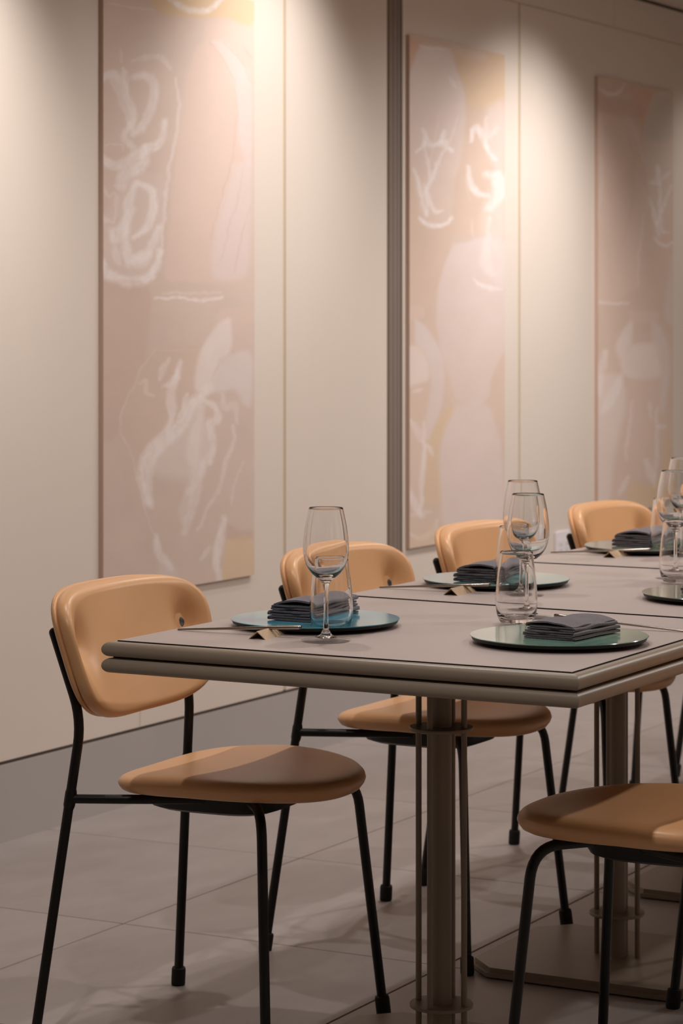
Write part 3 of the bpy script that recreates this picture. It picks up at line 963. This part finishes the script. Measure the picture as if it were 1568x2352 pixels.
# ------------------------------------------------------------------ chairs (built facing +Y, origin on the floor)
TR = 0.0087
def make_chair():
    t = empty('dining_chair')
    # seat: rounded pad with bullnose edge, slightly dished
    seg = 72
    SA, SB, SYC, SZ0, SZ1 = 0.210, 0.227, 0.020, 0.447, 0.483
    prof = [(0.0, 0.0), (0.5, 0.0), (0.86, 0.0), (0.93, 0.03), (0.965, 0.14), (0.988, 0.34), (1.0, 0.52), (0.992, 0.70),
            (0.968, 0.85), (0.93, 0.94), (0.88, 0.985), (0.8, 1.0), (0.65, 0.97), (0.45, 0.93), (0.2, 0.90), (0.0, 0.895)]
    verts, faces, rings = [], [], []
    for s, h in prof:
        if s == 0:
            verts.append((0, SYC, SZ0 + (SZ1 - SZ0) * h))
            rings.append([len(verts) - 1])
            continue
        idx = []
        for k in range(seg):
            a = 2 * math.pi * k / seg
            c, sn = math.cos(a), math.sin(a)
            if sn >= 0:                                   # rounded front
                n, bb = 2.15, SB
            else:                                         # squarer rear with tighter corners
                n, bb = 2.15 + 1.9 * min(1, -sn * 1.6), 0.178
            rr = (abs(c) ** n + abs(sn) ** n) ** (-1 / n)
            x, y = SA * rr * c, bb * rr * sn
            x *= 1 - 0.13 * max(0, -y / 0.178) ** 2       # narrower towards the back
            x, y = x * s, y * s
            rear = max(0, -y / 0.178)
            z = SZ0 + (SZ1 - SZ0) * h * (1 - 0.22 * rear ** 2)
            z -= 0.010 * max(0, y / SB) ** 2              # waterfall front
            z += 0.004 * (x / SA) ** 2
            z -= 0.006 * rear
            verts.append((x, y + SYC, z))
            idx.append(len(verts) - 1)
        rings.append(idx)
    for a, b in zip(rings[:-1], rings[1:]):
        for k in range(seg):
            k2 = (k + 1) % seg
            if len(a) == 1:
                faces.append((a[0], b[k2], b[k]))
            elif len(b) == 1:
                faces.append((a[k], a[k2], b[0]))
            else:
                faces.append((a[k], a[k2], b[k2], b[k]))
    mesh_obj('seat', verts, faces, M['leather'], t, smooth=True)
    # black pan under the seat
    verts, faces, rings = [], [], []
    for s, z in ((0.0, 0.405), (0.8, 0.405), (0.93, 0.411), (1.0, 0.427), (1.0, 0.4475), (0.0, 0.4475)):
        idx = []
        for k in range(40):
            a = 2 * math.pi * k / 40
            c, sn = math.cos(a), math.sin(a)
            n = 3.6
            rr = (abs(c) ** n + abs(sn) ** n) ** (-1 / n)
            verts.append((0.112 * rr * c * max(s, 0.01), 0.130 * rr * sn * max(s, 0.01) - 0.002, z))
            idx.append(len(verts) - 1)
        rings.append(idx)
    for a, b in zip(rings[:-1], rings[1:]):
        for k in range(40):
            k2 = (k + 1) % 40
            faces.append((a[k], a[k2], b[k2], b[k]))
    mesh_obj('seat_pan', verts, faces, M['black'], t, smooth=True, smooth_angle=40)

    foot_r = (0.255, -0.243)
    bend = (0.194, -0.184, 0.571)
    top = (0.207, -0.232, 0.722)
    foot_f = (0.232, 0.197)
    tt = 0.762
    T = (foot_r[0] + (bend[0] - foot_r[0]) * tt, foot_r[1] + (bend[1] - foot_r[1]) * tt, 0.0 + bend[2] * tt)
    def foot_cap(parent, fx, fy, dx, dy, dz):
        d = Vector((dx, dy, dz)).normalized()
        p = Vector((fx, fy, 0.0))
        path = [p + d * q for q in (0.0, 0.003, 0.030, 0.0345, 0.036)]
        # level the sole on the floor
        v, f = tube_vf(path, [0.0118, 0.0135, 0.0135, 0.0125, 0.0095], 18)
        v = [Vector((q.x, q.y, max(q.z, 0.0))) if i >= 18 else Vector((q.x, q.y, 0.0)) for i, q in enumerate(v)]
        return mesh_obj('foot_cap', v, f, M['rubber'], parent, smooth=True, smooth_angle=40)
    for s in (-1, 1):
        f3 = Vector((s * foot_r[0], foot_r[1], 0.012))
        b3 = Vector((s * bend[0], bend[1], bend[2]))
        t3 = Vector((s * top[0], top[1], top[2]))
        leg = tube('rear_leg', smooth_path([f3, b3, t3], radius=0.045), TR, M['black'], t, cap_round=(False, True))
        d = (b3 - f3).normalized()
        foot_cap(leg, f3.x - d.x * 0.012 / d.z, f3.y - d.y * 0.012 / d.z, d.x, d.y, d.z)
        # collar where the side rail meets the rear leg
        Tv = Vector((s * T[0], T[1], T[2]))
        tube('weld_collar', [Tv - d * 0.017, Tv - d * 0.011, Tv + d * 0.011, Tv + d * 0.017], [TR + 0.0002, TR + 0.0016, TR + 0.0016, TR + 0.0002], M['black'], leg)
        # side rail from rear leg to the seat pan
        tube('side_rail', smooth_path([Tv, Vector((s * 0.168, -0.075, 0.437)), Vector((s * 0.10, 0.02, 0.434))], radius=0.05), TR * 0.93, M['black'], t)
        # front leg bends down from under the seat
        ff = Vector((s * foot_f[0], foot_f[1], 0.012))
        kn = Vector((s * 0.186, 0.164, 0.437))
        start = Vector((s * 0.085, 0.085, 0.4355))
        fl = tube('front_leg', smooth_path([ff, kn, start], radius=0.05, n_corner=8), TR, M['black'], t)
        d = (kn - ff).normalized()
        foot_cap(fl, ff.x - d.x * 0.012 / d.z, ff.y - d.y * 0.012 / d.z, d.x, d.y, d.z)
    # backrest: curved upholstered pad with two buttoned dimples
    BZ, BH, BW = 0.678, 0.117, 0.242
    rec = math.atan2(top[1] - bend[1], top[2] - bend[2])     # recline (negative y as z grows)
    KC = 0.82
    BY = -0.242
    def place(p, q, off):
        """p across, q up the pad, off towards the sitter"""
        y = BY + KC * p * p + off
        z = q
        return (p, y + q * math.tan(rec) * 1.0, BZ + z)
    def outline(a):
        c, sn = math.cos(a), math.sin(a)
        n = 4.0 if sn > 0 else 3.3
        rr = (abs(c) ** n + abs(sn) ** n) ** (-1 / n)
        p, q = BW * rr * c, BH * rr * sn
        p *= 1 + 0.075 * (q / BH)
        return p, q
    btn = (0.190, 0.022)
    seg = 96
    def dimple(p, q):
        d = 0
        for s in (-1, 1):
            dx, dy = p - s * btn[0], q - btn[1]
            rr = math.hypot(dx / 1.0, dy / 1.35)
            d += 0.026 * math.exp(-(rr / 0.030) ** 2) + 0.008 * math.exp(-(rr / 0.07) ** 2)
        return d
    def pad(name, prof, front, m):
        verts, faces, rings = [], [], []
        for s, h in prof:
            n_ = 1 if s == 0 else seg
            idx = []
            for k in range(n_):
                p, q = outline(2 * math.pi * k / seg)
                p, q = p * s, q * s
                off = h
                if front and s < 0.97:
                    off -= dimple(p, q) * min(1, (1 - s) / 0.06)
                verts.append(place(p, q, off))
                idx.append(len(verts) - 1)
            rings.append(idx)
        for a, b in zip(rings[:-1], rings[1:]):
            for k in range(seg):
                k2 = (k + 1) % seg
                if len(a) == 1:
                    faces.append((a[0], b[k2], b[k]))
                elif len(b) == 1:
                    faces.append((a[k], a[k2], b[0]))
                else:
                    faces.append((a[k], a[k2], b[k2], b[k]))
        return mesh_obj(name, verts, faces, m, t, smooth=True)
    fprof = [(0.0, 0.013), (0.93, 0.0125), (0.975, 0.0135), (0.992, 0.017), (1.0, 0.024), (0.994, 0.032), (0.975, 0.040), (0.945, 0.0455), (0.90, 0.0485)]
    fprof += [(0.90 - 0.9 * k / 22, 0.0485 - 0.004 * (k / 22)) for k in range(1, 22)] + [(0.0, 0.0445)]
    bprof = [(0.0, -0.002), (0.90, -0.002), (0.965, 0.0), (0.990, 0.004), (0.996, 0.0085), (0.985, 0.012), (0.93, 0.0125), (0.0, 0.0128)]
    pad('backrest', fprof, True, M['leather'])
    pad('back_panel', bprof, False, M['leather'])
    for s in (-1, 1):
        base = Vector(place(s * btn[0], btn[1], 0.0445 - 0.029))
        nrm = Vector((-2 * KC * s * btn[0], 1, -math.tan(rec))).normalized()
        tube('button', [base - nrm * 0.004, base + nrm * 0.001, base + nrm * 0.0028, base + nrm * 0.0034], [0.0105, 0.0105, 0.0095, 0.005], M['chrome'], t, sides=20)
    return t

chair0 = make_chair()
chairs = [
    (3.944, 2.375, math.pi + 0.050, 'nearest tan leather chair on the wall side, fully in view at left'),
    (4.753, 2.375, math.pi - 0.012, 'second tan leather chair on the wall side, behind the front wine glass'),
    (5.450, 2.377, math.pi + 0.020, 'third tan leather chair on the wall side, left of the wall outlet'),
    (6.210, 2.380, math.pi + 0.010, 'fourth tan leather chair on the wall side, right of the wall outlet'),
    (7.020, 2.380, math.pi + 0.000, 'farthest tan leather chair, a sliver of backrest at the right edge'),
    (3.921, 1.530, 0.060, 'tan leather chair on the aisle side, seat cut off at lower right'),
    (4.713, 1.545, 0.000, 'aisle side chair of which only one black leg shows at right edge'),
]
for i, (x, y, rz, lab) in enumerate(chairs):
    c = chair0 if i == 0 else copy_thing(chair0)
    c.location = (x, y, 0)
    c.rotation_euler = (0, 0, rz)
    tag(c, lab, 'chair', 'tan leather dining chairs')

# ------------------------------------------------------------------ table settings
PZ = TZ
def top_z(x):
    return TZ + (0.004 if x > 5.113 else 0.002 if x > 4.325 else 0.0)
def make_plate(m):
    t = empty('plate')
    R = 0.1457
    lathe('glazed_top', [(0, 0.0128), (R - 0.004, 0.0133), (R - 0.0008, 0.0133), (R, 0.0124), (R - 0.002, 0.0112), (0, 0.0110)], m, t, seg=96, smooth_angle=30)
    lathe('underside', [(0, 0.0), (0.105, 0.0), (0.110, 0.0006), (0.118, 0.0030), (R - 0.004, 0.0064), (R - 0.0016, 0.0112), (0, 0.0113)], M['platebase'], t, seg=96, smooth_angle=30)
    return t

def make_wineglass():
    t = empty('wine_glass')
    foot = [(0, 0.0), (0.039, 0.0), (0.0408, 0.0008), (0.0410, 0.0016), (0.040, 0.0026), (0.030, 0.0042), (0.018, 0.0068), (0.009, 0.0115), (0.0052, 0.019), (0.0040, 0.032),
            (0.0037, 0.055), (0.0040, 0.078), (0.0050, 0.090), (0.0078, 0.0975), (0.0150, 0.1040), (0.0245, 0.1125), (0.0318, 0.1235), (0.0360, 0.137), (0.0377, 0.150),
            (0.0368, 0.168), (0.0340, 0.190), (0.0303, 0.208), (0.0280, 0.2186)]
    inner = [(0.0275, 0.2190), (0.0271, 0.2186), (0.0294, 0.208), (0.0331, 0.190), (0.0359, 0.168), (0.0367, 0.150), (0.0349, 0.137), (0.0305, 0.1245), (0.0230, 0.1148), (0.0140, 0.1090), (0.006, 0.1066), (0, 0.1060)]
    o = catmull(foot[8:], 4)
    o = foot[:8] + [tuple(q) for q in o]
    inn = inner[:1] + [tuple(q) for q in catmull(inner[1:], 4)]
    inn = [(max(r, 0), z) for r, z in inn]
    n = next(i for i, q in enumerate(o) if q[1] > 0.0975)
    lathe('foot', o[:7] + [(0, o[6][1])], M['thin'], t, seg=64, smooth_angle=60)
    lathe('stem', [(0, o[6][1] + 0.0001)] + o[6:n + 1] + [(0, o[n][1])], M['glass'], t, seg=48, smooth_angle=60)
    lathe('bowl', [(0, o[n][1] + 0.0001)] + o[n:] + inn, M['glass'], t, seg=64, smooth_angle=60)
    return t

def make_tumbler():
    t = empty('tumbler')
    o = [(0.0, 0.0012), (0.019, 0.0006), (0.0225, 0.0), (0.0255, 0.0010), (0.0300, 0.0065), (0.0342, 0.0180), (0.0362, 0.0330), (0.0365, 0.0450), (0.0352, 0.0650), (0.0328, 0.0880), (0.0302, 0.1100), (0.0284, 0.1250)]
    inn = [(0.0278, 0.1255), (0.0270, 0.1250), (0.0288, 0.1100), (0.0314, 0.0880), (0.0337, 0.0650), (0.0349, 0.0450), (0.0345, 0.0330), (0.0320, 0.0215), (0.0270, 0.0140), (0.0180, 0.0110), (0, 0.0105)]
    o2 = o[:3] + [tuple(q) for q in catmull(o[3:], 4)]
    i2 = inn[:1] + [(max(q[0], 0), q[1]) for q in catmull(inn[1:], 4)]
    lathe('glass_body', o2 + i2, M['glass'], t, seg=64, smooth_angle=60)
    return t

def make_chopstick():
    n = 12
    v, f = tube_vf([(0, 0, 0), (0, -0.02, 0), (0, -0.12, 0), (0, -0.2325, 0), (0, -0.234, 0)], [0.0013, 0.0015, 0.0023, 0.0031, 0.0026], 12)
    return mesh_obj('chopstick', v, f, M['steel'], None, smooth=True, smooth_angle=40)

def make_rest():
    """Folded metal strip standing like a little tent, ridge along X, with two scored grooves."""
    t = empty('chopstick_rest')
    L, hw, h, th = 0.088, 0.0155, 0.0135, 0.0012
    def leaf(s):
        v = []
        for x in (-L / 2, L / 2):
            v += [(x, 0, h), (x, s * hw, 0), (x, s * (hw - th * 1.4), 0), (x, 0, h - th * 1.5)]
        f = [(0, 1, 2, 3), (7, 6, 5, 4), (0, 4, 5, 1), (1, 5, 6, 2), (2, 6, 7, 3), (3, 7, 4, 0)]
        return mesh_obj('leaf', v, f, M['brass'], t)
    leaf(1)
    lf = leaf(-1)
    for gx in (0.014, 0.0185):
        v = []
        for x in (gx, gx + 0.0016):
            v += [(x, -0.0004, h + 0.0004), (x, -hw, 0.0006), (x, -hw + 0.001, 0.0), (x, 0, h - 0.001)]
        f = [(0, 1, 2, 3), (7, 6, 5, 4), (0, 4, 5, 1), (1, 5, 6, 2), (2, 6, 7, 3), (3, 7, 4, 0)]
        mesh_obj('scored_groove', v, f, M['canvas_edge'], lf)
    return t

def fold_sheet(pts, th, L, seed, taper=(0, 0), skew=0.0, nL=18, wave=0.0016):
    """Sheet folded along a profile (y, z) and run along X; the sheet has thickness th."""
    rnd = random.Random(seed)
    P = [np.array(p) for p in catmull(pts, 7)]
    n = len(P)
    ph = [rnd.uniform(0, 6.28) for _ in range(4)]
    nor = []
    for i in range(n):
        d = P[min(i + 1, n - 1)] - P[max(i - 1, 0)]
        d = d / (np.linalg.norm(d) + 1e-9)
        nor.append(np.array([-d[1], d[0]]))
    verts, faces = [], []
    for a in range(nL + 1):
        x = L * a / nL
        f = a / nL
        edge = 0.0
        for side in (1, -1):
            for i in range(n):
                q = P[i] + nor[i] * th / 2 * side
                wz = wave * math.sin(9 * f + ph[0] + i * 0.05) * min(1, q[1] / 0.02)
                wx = 0.0018 * math.sin(i * 0.35 + ph[1]) + 0.001 * math.sin(i * 0.9 + ph[2])
                verts.append((x + wx * (1 - 2 * f) + skew * q[1] * (f - 0.5), q[0] + 0.0012 * math.sin(7 * f + ph[3]), max(q[1] + wz * (f * (1 - f) * 4), 0.0002)))
    row = 2 * n
    for a in range(nL):
        for i in range(n - 1):
            b = a * row
            c = (a + 1) * row
            faces.append((b + i, b + i + 1, c + i + 1, c + i))
            faces.append((b + n + i + 1, b + n + i, c + n + i, c + n + i + 1))
        for i in (0, n - 1):
            b = a * row
            c = (a + 1) * row
            faces.append((b + i, c + i, c + n + i, b + n + i))
    for a in (0, nL):
        b = a * row
        for i in range(n - 1):
            faces.append((b + i, b + n + i, b + n + i + 1, b + i + 1))
    return verts, faces

def make_napkin(flip, w, L0, zs):
    """Cloth folded into a flat parcel; the layered end faces -X."""
    t = empty('napkin')
    s = -1 if flip else 1
    low = [(-w, 0.0022), (0, 0.0022), (w * 0.96, 0.0030), (w * 1.02, 0.0052), (w * 0.94, 0.0075), (0, 0.0072), (-w * 0.92, 0.0074), (-w * 1.02, 0.0102), (-w * 0.9, 0.0128),
           (0, 0.0122), (w * 0.93, 0.0122), (w * 1.03, 0.0152), (w * 0.92, 0.0180), (0, 0.0176), (-w * 0.97, 0.0176)]
    up = [(-w * 0.93, 0.0232), (0, 0.0240), (w * 0.84, 0.0226), (w * 0.95, 0.0250), (w * 0.84, 0.0288), (0, 0.0292), (-w * 0.84, 0.0288), (-w * 0.95, 0.0322), (-w * 0.82, 0.0362),
          (-w * 0.2, 0.0402), (w * 0.45, 0.0372), (w * 0.90, 0.0300)]
    for nm, prof, L, th, sd, dx in (('lower_fold', low, L0, 0.0036 * zs, 3, 0.0), ('upper_fold', up, L0 * 0.97, 0.0038 * zs, 8, 0.004)):
        prof = [(s * y, z * zs) for y, z in prof]
        v, f = fold_sheet(prof, th, L, sd)
        v = [(x + dx - L0 / 2, y, z) for x, y, z in v]
        mesh_obj(nm, v, f, M['napkin'], t, smooth=True, smooth_angle=60)
    return t

settings = {}
# plates: centre, glaze
plates = [
    (3.897, 2.171, 'plate_blue', 'blue glazed plate on the wall side of the nearest table'),
    (4.659, 2.185, 'plate_teal', 'teal glazed plate on the wall side of the second table'),
    (5.489, 2.193, 'plate_grey', 'sage glazed plate on the third table, farthest of the plates'),
    (3.881, 1.707, 'plate_green', 'green glazed plate near the front corner of the nearest table'),
    (4.614, 1.701, 'plate_grey', 'sage glazed plate cut off by the right edge of the photo'),
]
for x, y, mk, lab in plates:
    p = make_plate(M[mk])
    p.location = (x, y, top_z(x))
    p.rotation_euler = (0, 0, random.uniform(0, 6.28))
    tag(p, lab, 'plate', 'round glazed plates on the tables')

napkins = [
    (3.918, 2.185, 0.03, False, 'charcoal napkin on the blue plate, half behind the front glasses'),
    (4.640, 2.184, 0.02, False, 'charcoal napkin on the teal plate of the second table'),
    (5.506, 2.212, 0.04, False, 'charcoal napkin on the farthest plate, by the right edge'),
    (3.886, 1.688, -0.12, True, 'charcoal napkin on the green plate near the table corner'),
    (4.640, 1.710, -0.08, True, 'charcoal napkin on the plate cut off at right edge'),
]
nap = {}
for x, y, rz, fl, lab in napkins:
    if fl not in nap:
        nap[fl] = make_napkin(fl, 0.046 if fl else 0.043, 0.145 if fl else 0.168, 0.66 if fl else 0.85)
        n = nap[fl]
    else:
        n = copy_thing(nap[fl])
    n.location = (x, y, top_z(x) + 0.0133)
    n.rotation_euler = (0, 0, rz)
    tag(n, lab, 'napkin', 'folded charcoal napkins on the plates')

wine0 = make_wineglass()
for i, (x, y, lab) in enumerate([
        (3.716, 2.050, 'wine glass standing alone at left, nearest to the camera'),
        (4.184, 1.900, 'lower rimmed, nearer wine glass of the overlapping pair in the middle'),
        (4.496, 2.053, 'higher rimmed, farther wine glass of the overlapping pair in the middle'),
        (4.944, 1.918, 'nearer wine glass of the pair at the right edge'),
        (5.374, 2.065, 'farther wine glass at the right edge, its rim highest of all')]):
    g = wine0 if i == 0 else copy_thing(wine0)
    g.location = (x, y, top_z(x))
    tag(g, lab, 'wine glass', 'stemmed wine glasses on the tables')

tum0 = make_tumbler()
for i, (x, y, lab) in enumerate([
        (3.818, 2.096, 'stemless tumbler behind the lone front wine glass'),
        (4.087, 1.878, 'front stemless tumbler of the middle cluster, behind the green plate'),
        (4.571, 2.105, 'rear stemless tumbler of the middle cluster, by the teal plate'),
        (4.854, 1.878, 'front stemless tumbler at the right edge of the photo'),
        (5.426, 2.126, 'rear stemless tumbler at the right edge, beside the farthest plate')]):
    g = tum0 if i == 0 else copy_thing(tum0)
    g.location = (x, y, top_z(x))
    tag(g, lab, 'tumbler', 'stemless glass tumblers on the tables')

stick0 = make_chopstick()
first = True
tilt = math.atan2(0.0155, 0.232)
sets = [
    (3.727, 2.342, 1, 'pair of steel chopsticks on the nearest table, wall side'),
    (4.489, 2.356, 1, 'pair of steel chopsticks on the second table, wall side'),
    (5.330, 2.364, 1, 'pair of steel chopsticks on the third table, wall side'),
    (4.112, 1.578, -1, 'pair of steel chopsticks behind the charcoal napkin on green plate'),
]
for x, y, s, lab in sets:
    for k, dx in enumerate((-0.0036, 0.0036)):
        c = stick0 if first else stick0.copy()
        if not first:
            col.objects.link(c)
        first = False
        c.location = (x + dx * 0.4, y, top_z(x) + 0.0017)
        yaw = (0 if s == 1 else math.pi) + (-0.030 if s == 1 else -0.05) * 0 + (0.035 if s == 1 else 0.06) + dx * 1.2
        c.rotation_euler = (-tilt, 0, yaw)
        which = ('nearer' if (k == 0) else 'farther') + ' chopstick of the ' + lab.replace('pair of ', '').replace('chopsticks', 'pair')
        tag(c, which, 'chopstick', 'steel chopsticks on rests')

rest0 = make_rest()
for i, (x, y, rz, lab) in enumerate([
        (3.727, 2.166, 0.10, 'folded brass chopstick rest at left on the nearest table'),
        (4.478, 2.176, 0.02, 'folded brass chopstick rest in the middle, on the second table'),
        (5.330, 2.203, -0.05, 'folded brass chopstick rest at right, on the third table'),
        (4.128, 1.756, math.pi, 'folded brass chopstick rest hidden behind the napkin on green plate')]):
    r = rest0 if i == 0 else copy_thing(rest0)
    r.location = (x, y, top_z(x))
    r.rotation_euler = (0, 0, rz)
    tag(r, lab, 'chopstick rest', 'folded brass chopstick rests')
